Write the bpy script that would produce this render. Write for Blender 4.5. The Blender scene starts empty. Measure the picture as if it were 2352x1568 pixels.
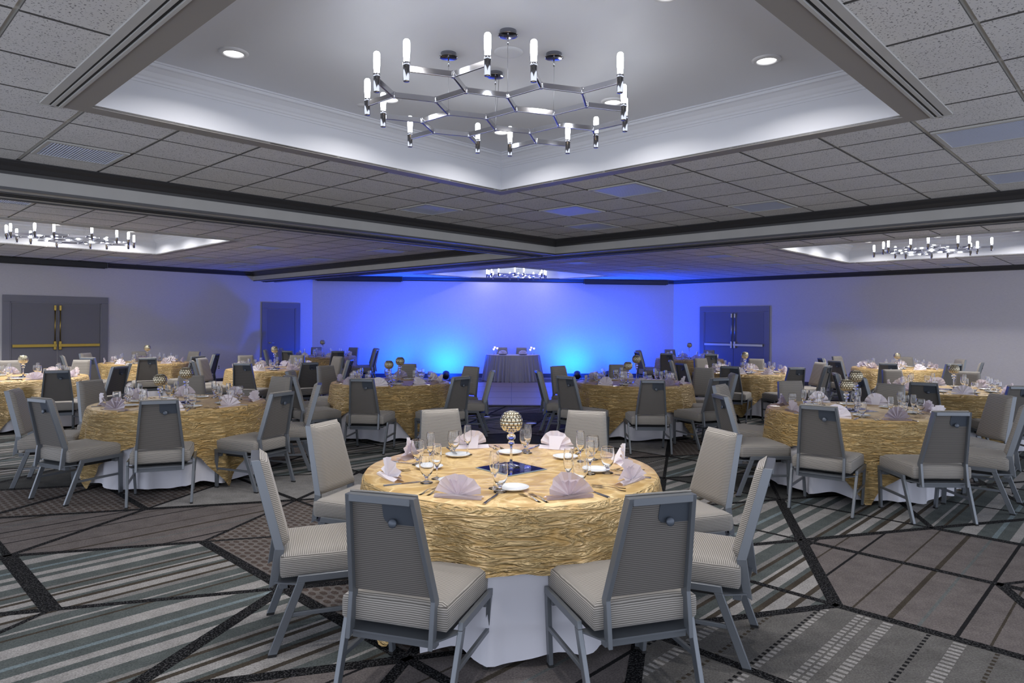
import bpy, bmesh, math, random, itertools
from mathutils import Vector, Matrix
random.seed(7)
SC = bpy.context.scene
COL = SC.collection
PI = math.pi
# ------------------------------------------------------------------ camera
cam = bpy.data.cameras.new('camera'); camo = bpy.data.objects.new('camera', cam); COL.objects.link(camo)
camo.location = (0, 0, 1.63)
camo.rotation_euler = (Matrix.Rotation(math.radians(90), 4, 'X') @ Matrix.Rotation(0.0067, 4, 'Z')).to_euler()
cam.sensor_width = 36; cam.lens = 1565 / 2352 * 36; cam.shift_y = -39 / 2352
cam.clip_start = .05; cam.clip_end = 100
SC.camera = camo
SC.cycles.diffuse_bounces = 7
# ------------------------------------------------------------------ world, exposure
w = bpy.data.worlds.new('world'); SC.world = w; w.use_nodes = True
w.node_tree.nodes['Background'].inputs[0].default_value = (.80, .86, 1, 1)
w.node_tree.nodes['Background'].inputs[1].default_value = 1.95
SC.view_settings.view_transform = 'Standard'; SC.view_settings.look = 'None'
SC.view_settings.exposure = 0.0; SC.view_settings.gamma = 1; SC.view_settings.use_curve_mapping = False
DOWN_W, BULB_E, BULB_W, BLUE_W = 12.0, 18.0, 1.5, 430.0
DOWN_COL = (1, .96, .93); BULB_COL = (.93, .96, 1)

# room frame: ceiling axes a, b turned 46 degrees
RZ = math.radians(46); CA, SA = math.cos(RZ), math.sin(RZ)
def AB(a, b): return (CA * a - SA * b, SA * a + CA * b)
ZC = 3.05; ZT = 3.41; BW = 18.4; AW = 18.85; LO = -3.0
CL = (10.482, 18.4); CR = (18.85, 11.176)      # ends of the chamfer wall in (a, b)

# ------------------------------------------------------------------ materials
MATS = {}
def s2l(c): return tuple(((x / 255 + .055) / 1.055) ** 2.4 if x > 10 else x / 255 / 12.92 for x in c)
def mat(name, col, rough=.5, metal=0, **kw):
    m = bpy.data.materials.new(name); m.use_nodes = True
    p = m.node_tree.nodes['Principled BSDF']
    p.inputs['Base Color'].default_value = (*col, 1)
    p.inputs['Roughness'].default_value = rough; p.inputs['Metallic'].default_value = metal
    for k, v in kw.items(): p.inputs[k.replace('_', ' ')].default_value = v
    MATS[name] = m
    return m
class N:
    """small helper to write node maths"""
    def __init__(s, m): s.t = m.node_tree; s.p = s.t.nodes['Principled BSDF']
    def new(s, ty, **kw):
        n = s.t.nodes.new(ty)
        for k, v in kw.items(): setattr(n, k, v)
        return n
    def link(s, a, b): s.t.links.new(a, b)
    def put(s, sock, v):
        if isinstance(v, (int, float)): sock.default_value = v
        elif isinstance(v, tuple): sock.default_value = v
        else: s.link(v, sock)
    def m(s, op, a, b=0.0, c=None):
        n = s.new('ShaderNodeMath', operation=op); s.put(n.inputs[0], a); s.put(n.inputs[1], b)
        if c is not None: s.put(n.inputs[2], c)
        return n.outputs[0]
    def mix(s, f, a, b):
        n = s.new('ShaderNodeMix', data_type='RGBA'); s.put(n.inputs[0], f); s.put(n.inputs[6], a); s.put(n.inputs[7], b)
        return n.outputs[2]
    def obj(s): return s.new('ShaderNodeTexCoord').outputs['Object']
    def xyz(s, v):
        n = s.new('ShaderNodeSeparateXYZ'); s.link(v, n.inputs[0]); return n.outputs
    def comb(s, x, y, z):
        n = s.new('ShaderNodeCombineXYZ'); s.put(n.inputs[0], x); s.put(n.inputs[1], y); s.put(n.inputs[2], z); return n.outputs[0]
    def noise(s, v, scale, detail=2, dist=0, rough=.5):
        n = s.new('ShaderNodeTexNoise'); s.link(v, n.inputs['Vector']); n.inputs['Scale'].default_value = scale
        n.inputs['Detail'].default_value = detail; n.inputs['Distortion'].default_value = dist; n.inputs['Roughness'].default_value = rough
        return n.outputs['Fac']
    def map(s, v, scale):
        n = s.new('ShaderNodeMapping'); s.link(v, n.inputs[0]); n.inputs['Scale'].default_value = scale; return n.outputs[0]
    def ramp(s, f, stops, const=False):
        n = s.new('ShaderNodeValToRGB'); r = n.color_ramp
        if const: r.interpolation = 'CONSTANT'
        while len(r.elements) > 1: r.elements.remove(r.elements[-1])
        r.elements[0].position = stops[0][0]; r.elements[0].color = (*stops[0][1], 1)
        for p, c in stops[1:]:
            e = r.elements.new(p); e.color = (*c, 1)
        s.link(f, n.inputs[0]); return n.outputs[0]
    def bump(s, h, strength=.3, dist=.01):
        n = s.new('ShaderNodeBump'); s.link(h, n.inputs['Height']); n.inputs['Strength'].default_value = strength
        n.inputs['Distance'].default_value = dist; s.link(n.outputs[0], s.p.inputs['Normal'])
    def col(s, c): s.link(c, s.p.inputs['Base Color'])
    def frac(s, v): return s.m('FRACT', v)
    def scalecol(s, c, f):
        n = s.new('ShaderNodeMix', data_type='RGBA', blend_type='MULTIPLY'); n.inputs[0].default_value = 1
        s.put(n.inputs[6], c); v = s.comb(f, f, f); s.link(v, n.inputs[7]); return n.outputs[2]

# walls: woven vinyl
wall_m = mat('woven_wall', (.30, .295, .305), .7)
n = N(wall_m); o = n.obj(); f = n.noise(n.map(o, (6, 6, 90)), 3, 3); g = n.noise(n.map(o, (60, 60, 9)), 3, 2)
k = n.m('ADD', n.m('MULTIPLY', f, .30), n.m('MULTIPLY', g, .18)); n.col(n.scalecol((.56, .54, .565, 1), n.m('ADD', k, .76))); n.bump(k, .25, .004)
# acoustic ceiling tiles
tile_m = mat('ceiling_tile', (.2, .2, .2), .85)
n = N(tile_m); o = n.obj(); X = n.xyz(o)
speck = n.m('GREATER_THAN', n.noise(o, 95, 2), .63); soft = n.noise(o, 1.3, 2)
bc = n.mix(speck, (.66, .645, .632, 1), (.19, .185, .185, 1)); bc = n.scalecol(bc, n.m('ADD', n.m('MULTIPLY', soft, .25), .88))
n.col(bc)
tileedge_m = mat('tile_edge', (.10, .095, .09), .9)  # dark colour stands in for the shadow in the tile gaps
paint_m = mat('white_ceiling_paint', (.64, .655, .70), .6)
taupe_m = mat('taupe_trim_paint', (.29, .272, .25), .5)
beam_m = mat('beam_paint', (.29, .28, .27), .55)
n = N(beam_m); n.col(n.scalecol((.47, .46, .44, 1), n.m('ADD', n.m('MULTIPLY', n.noise(n.map(n.obj(), (1, 1, .3)), 4, 2), .2), .9)))
crown_m = mat('charcoal_crown', (.035, .034, .036), .4)
track_m = mat('airwall_track', (.10, .10, .105), .35, .6)
trackdark_m = mat('track_groove', (.012, .012, .013), .6)
base_m = mat('baseboard_dark', (.045, .043, .05), .4)
door_m = mat('grey_door_paint', (.145, .14, .165), .38)
n = N(door_m); n.bump(n.noise(n.map(n.obj(), (30, 30, 3)), 6, 2), .05, .002)
frame_m = mat('grey_door_frame', (.17, .165, .20), .35)
brass_m = mat('brass', (.42, .29, .07), .3, 1)
steel_m = mat('brushed_steel', (.55, .53, .48), .3, 1)
black_m = mat('black_plastic', (.012, .012, .014), .45)
chrome_m = mat('chrome', (.55, .55, .58), .10, 1)
canopy_m = mat('dark_chrome', (.30, .30, .33), .12, 1)
wire_m = mat('cable_steel', (.5, .5, .52), .3, .8)
white_plastic_m = mat('white_plastic', (.6, .6, .62), .4)
grille_m = mat('ribbed_lens', (.66, .72, .92), .22)
n = N(grille_m); n.bump(n.m('SINE', n.m('MULTIPLY', n.xyz(n.obj())[0], 300)), .7, .01)
fabric_m = mat('striped_chair_fabric', (.3, .3, .3), .85, Sheen_Weight=.2)
n = N(fabric_m); X = n.xyz(n.obj()); geo = n.new('ShaderNodeTexCoord').outputs['Normal']; nz = n.m('ABSOLUTE', n.xyz(geo)[2])
top = n.m('GREATER_THAN', nz, .72); c = n.m('ADD', n.m('MULTIPLY', X[1], top), n.m('MULTIPLY', X[2], n.m('SUBTRACT', 1.0, top)))
c = n.m('ADD', c, n.m('MULTIPLY', n.noise(n.map(n.obj(), (7, 7, 7)), 1.5, 2), .006))
fr = n.frac(n.m('MULTIPLY', c, 112)); tw = n.m('MULTIPLY', n.noise(n.map(n.obj(), (260, 40, 40)), 3, 1), .5)
colr = n.ramp(n.m('ADD', fr, n.m('MULTIPLY', n.m('SUBTRACT', tw, .25), .25)), [(0, (.085, .076, .068)), (.24, (.13, .12, .107)), (.40, (.37, .345, .31)), (.80, (.42, .39, .35)), (.97, (.13, .12, .107))])
n.col(colr); n.bump(fr, .25, .003)
panel_m = mat('dark_back_fabric', (.1, .1, .1), .9)
n = N(panel_m); X = n.xyz(n.obj()); fr = n.frac(n.m('MULTIPLY', X[2], 112)); n.col(n.ramp(fr, [(0, (.06, .055, .05)), (.4, (.11, .10, .092)), (.6, (.20, .187, .17)), (.9, (.17, .157, .145))])); n.bump(fr, .2, .003)
metal_m = mat('blue_grey_metal', (.165, .18, .20), .32, .4)
plate_m = mat('handle_plate_metal', (.085, .10, .125), .4, .4)
rubber_m = mat('black_rubber', (.01, .01, .01), .7)
gold_m = mat('gold_crushed_satin', (.6, .42, .16), .36, .12)
n = N(gold_m); o = n.obj(); X = n.xyz(o)
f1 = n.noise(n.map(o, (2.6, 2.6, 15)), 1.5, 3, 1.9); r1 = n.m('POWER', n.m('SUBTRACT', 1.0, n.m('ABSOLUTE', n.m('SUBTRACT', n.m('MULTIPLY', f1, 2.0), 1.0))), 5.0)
f2 = n.noise(n.map(o, (9, 9, 60)), 1.2, 2, .8); h = n.m('ADD', r1, n.m('MULTIPLY', f2, .5))
side = n.m('LESS_THAN', X[2], .762)
h = n.m('MULTIPLY', h, n.m('ADD', n.m('MULTIPLY', side, .85), .15))
n.col(n.mix(r1, (.54, .335, .112, 1), (.84, .62, .30, 1))); n.bump(h, 1.0, .024)  # wrinkle ridges coloured lighter to imitate satin highlights
n.p.inputs['Specular IOR Level'].default_value = .6
white_m = mat('white_table_linen', (.66, .66, .72), .8)
napkin_m = mat('white_napkin_linen', (.85, .81, .86), .8, Sheen_Weight=.15)
skirt_m = mat('grey_satin_skirting', (.36, .35, .40), .55)
topcloth_m = mat('lilac_grey_cloth', (.50, .48, .55), .7)
china_m = mat('white_china', (.80, .83, .86), .15)
cutlery_m = mat('polished_cutlery', (.62, .60, .58), .16, 1)
glass_m = mat('clear_glass', (1, 1, 1), 0, 0, Transmission_Weight=1.0, IOR=1.45)
merc_m = mat('mercury_glass', (.78, .72, .52), .14, .92)
n = N(merc_m); n.col(n.mix(n.noise(n.obj(), 60, 2), (.9, .86, .7, 1), (.55, .48, .33, 1)))
merc2_m = mat('mercury_glass_groove', (.20, .165, .11), .25, .8)
mirror_m = mat('mirror_tile', (.13, .17, .48), .02, 1)  # navy tint stands in for the bluish room it would reflect
mirrored_m = mat('mirror_edge', (.5, .6, .6), .05, .6)
wood_m = mat('parquet_floor', (.22, .15, .13), .33)
n = N(wood_m); X = n.xyz(n.obj()); n.col(n.scalecol((.25, .185, .17, 1), n.m('ADD', n.m('MULTIPLY', n.noise(n.map(n.obj(), (3, 40, 1)), 2, 3), .5), .7)))
ply_m = mat('plywood', (.25, .17, .09), .6)
plate_dark_m = mat('dark_plate', (.03, .03, .035), .3)
def emis(name, col, e):
    m = mat(name, col, .5); p = m.node_tree.nodes['Principled BSDF']
    p.inputs['Emission Color'].default_value = (*col, 1); p.inputs['Emission Strength'].default_value = e; return m
bulb_m = emis('glowing_bulb', BULB_COL, BULB_E)
lamp_m = emis('downlight_lamp', (1, .98, .96), 5)
candle_m = emis('candle_glow', (1, .74, .6), 2.2)
blue_m = emis('blue_led', (.05, .3, 1), 8)

# carpet
TEAL = (.088, .10, .098); LIGHT = (.29, .28, .272); BRN = (.055, .046, .036); PLAIN = (.145, .128, .124); BLK = (.014, .014, .015); MIDC = (.19, .185, .18); BLUEG = (.16, .20, .215)
def carpet(name, kind):
    m = mat('carpet_' + name, PLAIN, .95, Specular_IOR_Level=.08); n = N(m); o = n.obj(); X = n.xyz(o)
    A_ = n.m('ADD', n.m('MULTIPLY', X[0], CA), n.m('MULTIPLY', X[1], SA)); B_ = n.m('ADD', n.m('MULTIPLY', X[0], -SA), n.m('MULTIPLY', X[1], CA))
    fine = n.noise(o, 105, 3, 0, .7); mott = n.noise(o, 7, 4, .3, .65)
    Bw = n.m('ADD', B_, n.m('MULTIPLY', n.noise(o, 150, 1), .008))
    if kind == 'bold':
        fr = n.frac(n.m('DIVIDE', n.m('ADD', Bw, 20), 1.47))
        st = [(0, TEAL), (.05, LIGHT), (.115, TEAL), (.16, LIGHT), (.20, TEAL), (.255, BLUEG), (.28, TEAL), (.345, LIGHT), (.425, TEAL), (.50, BRN), (.515, TEAL), (.55, LIGHT), (.565, TEAL), (.63, MIDC), (.665, BRN), (.69, LIGHT), (.75, BRN), (.775, TEAL), (.80, LIGHT), (.845, BRN), (.87, LIGHT), (.885, TEAL), (.93, BRN), (.95, MIDC), (.975, TEAL)]
        c = n.ramp(fr, st, True)
    elif kind == 'plain':
        fr = n.frac(n.m('DIVIDE', n.m('ADD', Bw, 20), 1.13))
        st = [(0, PLAIN), (.12, BLK), (.135, PLAIN), (.27, BRN), (.285, PLAIN), (.40, BLK), (.418, PLAIN), (.56, (.12, .13, .13)), (.575, PLAIN), (.68, BRN), (.71, PLAIN), (.86, BRN), (.875, PLAIN)]
        c = n.ramp(fr, st, True)
    elif kind == 'dash':
        fr = n.frac(n.m('DIVIDE', n.m('ADD', B_, 20), 1.0))
        G = (.125, .12, .115); st = [(0, G), (.08, LIGHT), (.13, G), (.19, LIGHT), (.22, G), (.232, LIGHT), (.262, G), (.40, LIGHT), (.43, G), (.437, BLK), (.457, G), (.60, BRN), (.62, G), (.74, LIGHT), (.80, G), (.90, BLK), (.92, G)]
        c = n.ramp(fr, st, True)
        c = n.mix(n.m('GREATER_THAN', n.frac(n.m('DIVIDE', n.m('ADD', A_, 20), .045)), .55), c, (*G, 1))
    elif kind == 'dots':
        v = n.m('DIVIDE', n.m('ADD', A_, 20), .052); odd = n.m('MULTIPLY', n.m('MODULO', n.m('FLOOR', v), 2.0), .5)
        u = n.m('ADD', n.m('DIVIDE', n.m('ADD', B_, 20), .085), odd)
        du = n.m('SUBTRACT', n.frac(u), .5); dv = n.m('SUBTRACT', n.frac(v), .5)
        q = n.m('ADD', n.m('POWER', n.m('MULTIPLY', du, 1.0), 2.0), n.m('POWER', n.m('MULTIPLY', dv, 1.05), 2.0))
        c = n.mix(n.m('LESS_THAN', q, .15), (.155, .14, .132, 1), (.085, .066, .058, 1))
    elif kind == 'weave': c = n.mix(n.noise(n.map(o, (30, 30, 1)), 6, 2), (.21, .205, .20, 1), (.30, .292, .286, 1))
    else: c = n.mix(n.noise(n.map(o, (30, 30, 1)), 8, 2), (.035, .036, .036, 1), (.075, .076, .075, 1))
    c = n.scalecol(c, n.m('MULTIPLY', n.m('ADD', n.m('MULTIPLY', fine, 1.9), .05), n.m('ADD', n.m('MULTIPLY', mott, .9), .55)))
    n.col(c); n.bump(fine, .4, .006)
    return m
CARPET = {k: carpet(k, k) for k in ('bold', 'plain', 'dash', 'dots', 'weave', 'dark')}
line_m = mat('carpet_line', BLK, .95, Specular_IOR_Level=.08); n = N(line_m); n.col(n.mix(n.m('GREATER_THAN', n.noise(n.obj(), 100, 1), .55), (.006, .006, .007, 1), (.05, .05, .052, 1)))

# ------------------------------------------------------------------ mesh helpers
class MB:
    def __init__(s): s.b = bmesh.new(); s.mi = 0
    def _t(s, verts): return verts
    def box(s, x0, x1, y0, y1, z0, z1, bev=0):
        vs = [s.b.verts.new((x, y, z)) for z in (z0, z1) for x, y in ((x0, y0), (x1, y0), (x1, y1), (x0, y1))]
        fs = [(3, 2, 1, 0), (4, 5, 6, 7), (0, 1, 5, 4), (1, 2, 6, 5), (2, 3, 7, 6), (3, 0, 4, 7)]
        F = [s.b.faces.new([vs[i] for i in f]) for f in fs]
        for f in F: f.material_index = s.mi
        if bev:
            es = list({e for f in F for e in f.edges}); bmesh.ops.bevel(s.b, geom=es, offset=bev, segments=2, affect='EDGES', profile=.5)
        return s
    def prism(s, pts, fn0, fn1, bev=0):
        """polygon pts mapped to two ends by fn0 / fn1"""
        v0 = [s.b.verts.new(fn0(*p)) for p in pts]; v1 = [s.b.verts.new(fn1(*p)) for p in pts]; k = len(pts)
        F = [s.b.faces.new(v0[::-1]), s.b.faces.new(v1)]
        for i in range(k): F.append(s.b.faces.new((v0[i], v0[(i + 1) % k], v1[(i + 1) % k], v1[i])))
        for f in F: f.material_index = s.mi
        bmesh.ops.recalc_face_normals(s.b, faces=F)
        if bev:
            es = list({e for f in F for e in f.edges}); bmesh.ops.bevel(s.b, geom=es, offset=bev, segments=1, affect='EDGES')
        return s
    def grid(s, fn, nu, nv, closed=False, flip=False):
        V = [[s.b.verts.new(fn(i, j)) for j in range(nv)] for i in range(nu)]
        for i in range(nu if closed else nu - 1):
            for j in range(nv - 1):
                q = (V[i][j], V[(i + 1) % nu][j], V[(i + 1) % nu][j + 1], V[i][j + 1])
                try: f = s.b.faces.new(q[::-1] if flip else q); f.material_index = s.mi; f.smooth = True
                except ValueError: pass
        return V
    def lathe(s, prof, n=24, c=(0, 0, 0), smooth=True):
        rings = []
        for r, z in prof:
            if r < 1e-5: rings.append([s.b.verts.new((c[0], c[1], c[2] + z))])
            else: rings.append([s.b.verts.new((c[0] + r * math.cos(2 * PI * i / n), c[1] + r * math.sin(2 * PI * i / n), c[2] + z)) for i in range(n)])
        for A, B in zip(rings, rings[1:]):
            for i in range(n):
                if len(A) == 1 and len(B) == 1: continue
                q = [A[0], B[(i + 1) % n], B[i]] if len(A) == 1 else ([A[i], A[(i + 1) % n], B[0]] if len(B) == 1 else [A[i], A[(i + 1) % n], B[(i + 1) % n], B[i]])
                f = s.b.faces.new(q); f.smooth = smooth; f.material_index = s.mi
        return s
    def tube(s, pts, r, n=8):
        pts = [Vector(p) for p in pts]; rings = []
        for i, p in enumerate(pts):
            t = (pts[min(i + 1, len(pts) - 1)] - pts[max(i - 1, 0)]).normalized()
            u = t.cross(Vector((0, 0, 1)) if abs(t.z) < .9 else Vector((1, 0, 0))).normalized(); v = t.cross(u)
            rr = r[i] if isinstance(r, (list, tuple)) else r
            rings.append([s.b.verts.new(p + rr * (math.cos(2 * PI * k / n) * u + math.sin(2 * PI * k / n) * v)) for k in range(n)])
        for A, B in zip(rings, rings[1:]):
            for k in range(n):
                f = s.b.faces.new((A[k], A[(k + 1) % n], B[(k + 1) % n], B[k])); f.smooth = True; f.material_index = s.mi
        s.b.faces.new(rings[0][::-1]); s.b.faces.new(rings[-1]); return s
    def bar(s, p, q, wx, hz, bev=0):
        """box between two points, wx wide, hz high"""
        p, q = Vector(p), Vector(q); t = (q - p).normalized(); u = t.cross(Vector((0, 0, 1))).normalized() * wx / 2; v = u.cross(t).normalized() * hz / 2
        P = [-u - v, u - v, u + v, -u + v]
        v0 = [s.b.verts.new(p + k) for k in P]; v1 = [s.b.verts.new(q + k) for k in P]
        F = [s.b.faces.new(v0[::-1]), s.b.faces.new(v1)] + [s.b.faces.new((v0[i], v0[(i + 1) % 4], v1[(i + 1) % 4], v1[i])) for i in range(4)]
        bmesh.ops.recalc_face_normals(s.b, faces=F)
        if bev: bmesh.ops.bevel(s.b, geom=list({e for f in F for e in f.edges}), offset=bev, segments=1, affect='EDGES')
        return s
    def poly(s, pts, mi=None):
        f = s.b.faces.new([s.b.verts.new(p) for p in pts]); f.material_index = s.mi if mi is None else mi; return f
    def mesh(s, name, mats, recalc=False):
        if recalc: bmesh.ops.recalc_face_normals(s.b, faces=s.b.faces[:])
        me = bpy.data.meshes.new(name); s.b.to_mesh(me); s.b.free()
        for m in (mats if isinstance(mats, (list, tuple)) else [mats]): me.materials.append(m)
        return me
def ob(name, data, parent=None, loc=None, rz=None):
    o = bpy.data.objects.new(name, data); COL.objects.link(o)
    if parent: o.parent = parent
    if loc: o.location = loc
    if rz is not None: o.rotation_euler = (0, 0, rz)
    return o
def put(name, mb, mats, parent=None, loc=None, rz=None, recalc=False): return ob(name, mb.mesh(name, mats, recalc), parent, loc, rz)
def tag(o, label=None, cat=None, group=None, kind=None):
    if label: o['label'] = label
    if cat: o['category'] = cat
    if group: o['group'] = group
    if kind: o['kind'] = kind
    return o
def thing(name, label, cat, loc=(0, 0, 0), rz=0, group=None): return tag(ob(name, None, None, loc, rz), label, cat, group)
def struct(name, mb, mats, parent=None, rz=RZ, loc=None, recalc=False):
    o = put(name, mb, mats, parent, loc, rz if parent is None else None, recalc)
    if parent is None: o['kind'] = 'structure'
    return o
def dup(root, loc, rz, label, group=None):
    r = root.copy(); COL.objects.link(r); r.location = loc; r.rotation_euler = (0, 0, rz); r['label'] = label
    if group: r['group'] = group
    for ch in list(root.children):
        c = ch.copy(); COL.objects.link(c); c.parent = r
        for g in ch.children:
            d = g.copy(); COL.objects.link(d); d.parent = c
    return r
def kill(root):
    for ch in list(root.children_recursive): bpy.data.objects.remove(ch)
    bpy.data.objects.remove(root)

# ------------------------------------------------------------------ floor carpet: triangle lattice of pattern fields and inlaid lines
E1 = Vector((1.25 * math.cos(math.radians(15.6)), 1.25 * math.sin(math.radians(15.6)))); E2 = Vector((1.25 * math.cos(math.radians(75.6)), 1.25 * math.sin(math.radians(75.6))))
O0 = Vector((-3.49, 4.73))
def LP(i, j): return O0 + i * E1 + j * E2
poly_room = [AB(LO, LO), AB(AW, LO), AB(*CR), AB(*CL), AB(LO, BW)]
def clip(poly, region):
    """Sutherland-Hodgman, region counter-clockwise"""
    out = poly
    for k in range(len(region)):
        A, B = Vector(region[k]), Vector(region[(k + 1) % len(region)]); d = B - A; res = []
        def side(p): return d.x * (p[1] - A.y) - d.y * (p[0] - A.x)
        for i in range(len(out)):
            P, Q = out[i], out[(i + 1) % len(out)]; sp, sq = side(P), side(Q)
            if sp >= 0: res.append(P)
            if (sp >= 0) != (sq >= 0):
                t = sp / (sp - sq); res.append((P[0] + t * (Q[0] - P[0]), P[1] + t * (Q[1] - P[1])))
        out = res
        if len(out) < 3: return []
    return out
KN = ['bold', 'plain', 'dash', 'dots', 'weave', 'dark']
fixed = {(0, -1, 1): 0, (1, -1, 0): 0, (1, -2, 1): 0, (1, -2, 0): 0, (0, -2, 1): 0, (2, -2, 0): 0, (0, -1, 0): 0, (-1, -1, 1): 0, (-1, 0, 0): 0, (2, -3, 1): 1, (2, -3, 0): 1, (3, -3, 0): 1, (3, -3, 1): 1, (1, -3, 1): 1,
         (0, 0, 0): 1, (0, 0, 1): 1, (-1, 0, 1): 1, (-1, 1, 0): 3, (-1, 1, 1): 3, (0, 1, 0): 4, (0, 1, 1): 4, (1, 1, 0): 4, (1, -1, 1): 3, (1, 0, 0): 3, (2, -2, 1): 3, (3, -2, 0): 3, (2, -1, 0): 3, (-2, 1, 1): 3, (-2, 1, 0): 1,
         (5, -2, 0): 1, (5, -2, 1): 1, (5, -3, 1): 1, (4, -2, 1): 0, (4, -2, 0): 0, (4, -3, 1): 2, (5, -3, 0): 2, (5, -4, 1): 2, (4, -3, 0): 2, (6, -3, 0): 1, (6, -3, 1): 1, (6, -2, 0): 1, (5, -1, 0): 0, (5, -1, 1): 0, (6, -1, 0): 0, (4, -1, 0): 0, (4, -1, 1): 0, (6, -2, 1): 0,
         (6, -4, 1): 2, (6, -4, 0): 2, (5, 0, 0): 5, (4, 0, 1): 5, (5, 0, 1): 5, (4, 0, 0): 0, (4, 1, 0): 0, (3, 0, 1): 0, (3, 0, 0): 4, (6, 0, 0): 1, (3, -1, 1): 0}
random.seed(21); mb = MB()
ptype = {}
for i in range(-14, 26):
    for j in range(-14, 26):
        for t in (0, 1):
            P = [LP(i, j), LP(i + 1, j), LP(i, j + 1)] if t == 0 else [LP(i + 1, j), LP(i + 1, j + 1), LP(i, j + 1)]
            k = fixed.get((i, j, t)); r = random.random()
            if k is None:
                if t == 1 and r < .45 and (i, j, 0) in ptype: k = ptype[(i, j, 0)]
                else: k = random.choice([0, 0, 0, 1, 1, 2, 3, 4, 5])
            ptype[(i, j, t)] = k
            q = clip([tuple(p) for p in P], poly_room)
            if len(q) >= 3: mb.poly([(x, y, 0) for x, y in q], k)
def nb(i, j, t): return {0: ((i, j - 1, 1), (i, j, 0)), 1: ((i - 1, j, 1), (i, j, 0)), 2: ((i, j, 0), (i, j, 1))}[t]
missing = {(1, -1, 1), (0, 0, 2), (5, -2, 0), (6, -2, 1), (1, -2, 2), (5, -3, 1)}
wfix = {(5, -2, 1): .082, (5, -1, 1): .082, (0, -1, 2): .10, (1, -1, 2): .075, (4, -2, 0): .065, (5, -3, 2): .07, (2, -2, 2): .08, (2, -2, 1): .085, (6, -3, 1): .07}
for i in range(-14, 26):
    for j in range(-14, 26):
        for t in range(3):
            P, Q = {0: (LP(i, j), LP(i + 1, j)), 1: (LP(i, j), LP(i, j + 1)), 2: (LP(i + 1, j), LP(i, j + 1))}[t]
            A_, B_ = nb(i, j, t); near = -4 <= i <= 8 and -4 <= j <= 2
            r = random.random()
            if (i, j, t) in missing: continue
            if not near and r < .5 and ptype.get(A_) == ptype.get(B_): continue
            wd = wfix.get((i, j, t), random.choice([.035, .05, .06, .075])) / 2
            d = (Q - P).normalized(); nn = Vector((-d.y, d.x)) * wd; P2 = P - d * wd * .5; Q2 = Q + d * wd * .5
            q = clip([tuple(P2 - nn), tuple(Q2 - nn), tuple(Q2 + nn), tuple(P2 + nn)], poly_room)
            if len(q) >= 3: mb.poly([(x, y, .0006 + .0003 * t + .00015 * ((i + j) % 2)) for x, y in q], 6)
fl = put('floor', mb, [CARPET[k] for k in KN] + [line_m], None, None, 0); fl['kind'] = 'structure'
sub = MB(); sub.prism(poly_room, lambda x, y: (x, y, -.12), lambda x, y: (x, y, -.004)); o = put('floor', sub, base_m, None, None, 0); o['kind'] = 'structure'

# ------------------------------------------------------------------ walls (built in the a, b frame)
def wall_slab(p, q, z0, z1, th, mb):
    p, q = Vector(p), Vector(q); d = (q - p).normalized(); nn = Vector((d.y, -d.x)) * th   # outward to the right of p->q
    mb.prism([tuple(p), tuple(q), tuple(q + nn), tuple(p + nn)], lambda x, y: (x, y, z0), lambda x, y: (x, y, z1))
WL = [((CL[0], BW), (LO, BW), 'left'), (CR, CL, 'back'), ((AW, LO), CR, 'right')]
for p, q, nm in WL:
    mb = MB(); wall_slab(p, q, 0, ZC + .02, .15, mb); struct('wall_' + nm, mb, wall_m)
def molding(path, prof, mb, closed=False, inward=1):
    """sweep prof [(d, z)] (d = distance off the wall line, to the left of travel) along path"""
    P = [Vector(p) for p in path]; n = len(P); cols = []
    for i in range(n):
        a = P[(i - 1) % n] if (closed or i > 0) else None; c = P[(i + 1) % n] if (closed or i < n - 1) else None; p = P[i]
        d1 = (p - a).normalized() if a is not None else (c - p).normalized(); d2 = (c - p).normalized() if c is not None else d1
        n1 = Vector((-d1.y, d1.x)); n2 = Vector((-d2.y, d2.x)); m = (n1 + n2).normalized(); m = m / max(.3, m.dot(n1)) * inward
        cols.append([mb.b.verts.new((p.x + m.x * d, p.y + m.y * d, z)) for d, z in prof])
    k = len(prof)
    for i in range(n if closed else n - 1):
        A, B = cols[i], cols[(i + 1) % n]
        for j in range(k): mb.b.faces.new((A[j], A[(j + 1) % k], B[(j + 1) % k], B[j]))
    if not closed:
        mb.b.faces.new(cols[0]); mb.b.faces.new(cols[-1][::-1])
    bmesh.ops.recalc_face_normals(mb.b, faces=mb.b.faces[:])
CROWN = [(0, ZC), (0, ZC - .125), (.012, ZC - .125), (.018, ZC - .10), (.03, ZC - .09), (.05, ZC - .06), (.085, ZC - .035), (.095, ZC - .02), (.11, ZC - .02), (.11, ZC)]
for i, path in enumerate([[(8.66 - .001, BW), (LO, BW)], [(AW, LO), CR, CL, (9.30, BW)]]):
    mb = MB(); molding(path, CROWN, mb); struct('trim_%d' % (i + 1), mb, crown_m)
for nm, path in (('right', [(AW, LO), (AW, 8.104)]), ('right', [(AW, 10.26), CR]), ('back', [CR, CL]), ('left', [CL, (10.072, BW)]), ('left', [(8.898, BW), (5.039, BW)]), ('left', [(2.973, BW), (LO, BW)])):
    mb = MB(); molding(path, [(0, 0), (0, .13), (.008, .13), (.014, .115), (.016, .0)], mb); struct('baseboard_' + nm, mb, base_m)

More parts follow.
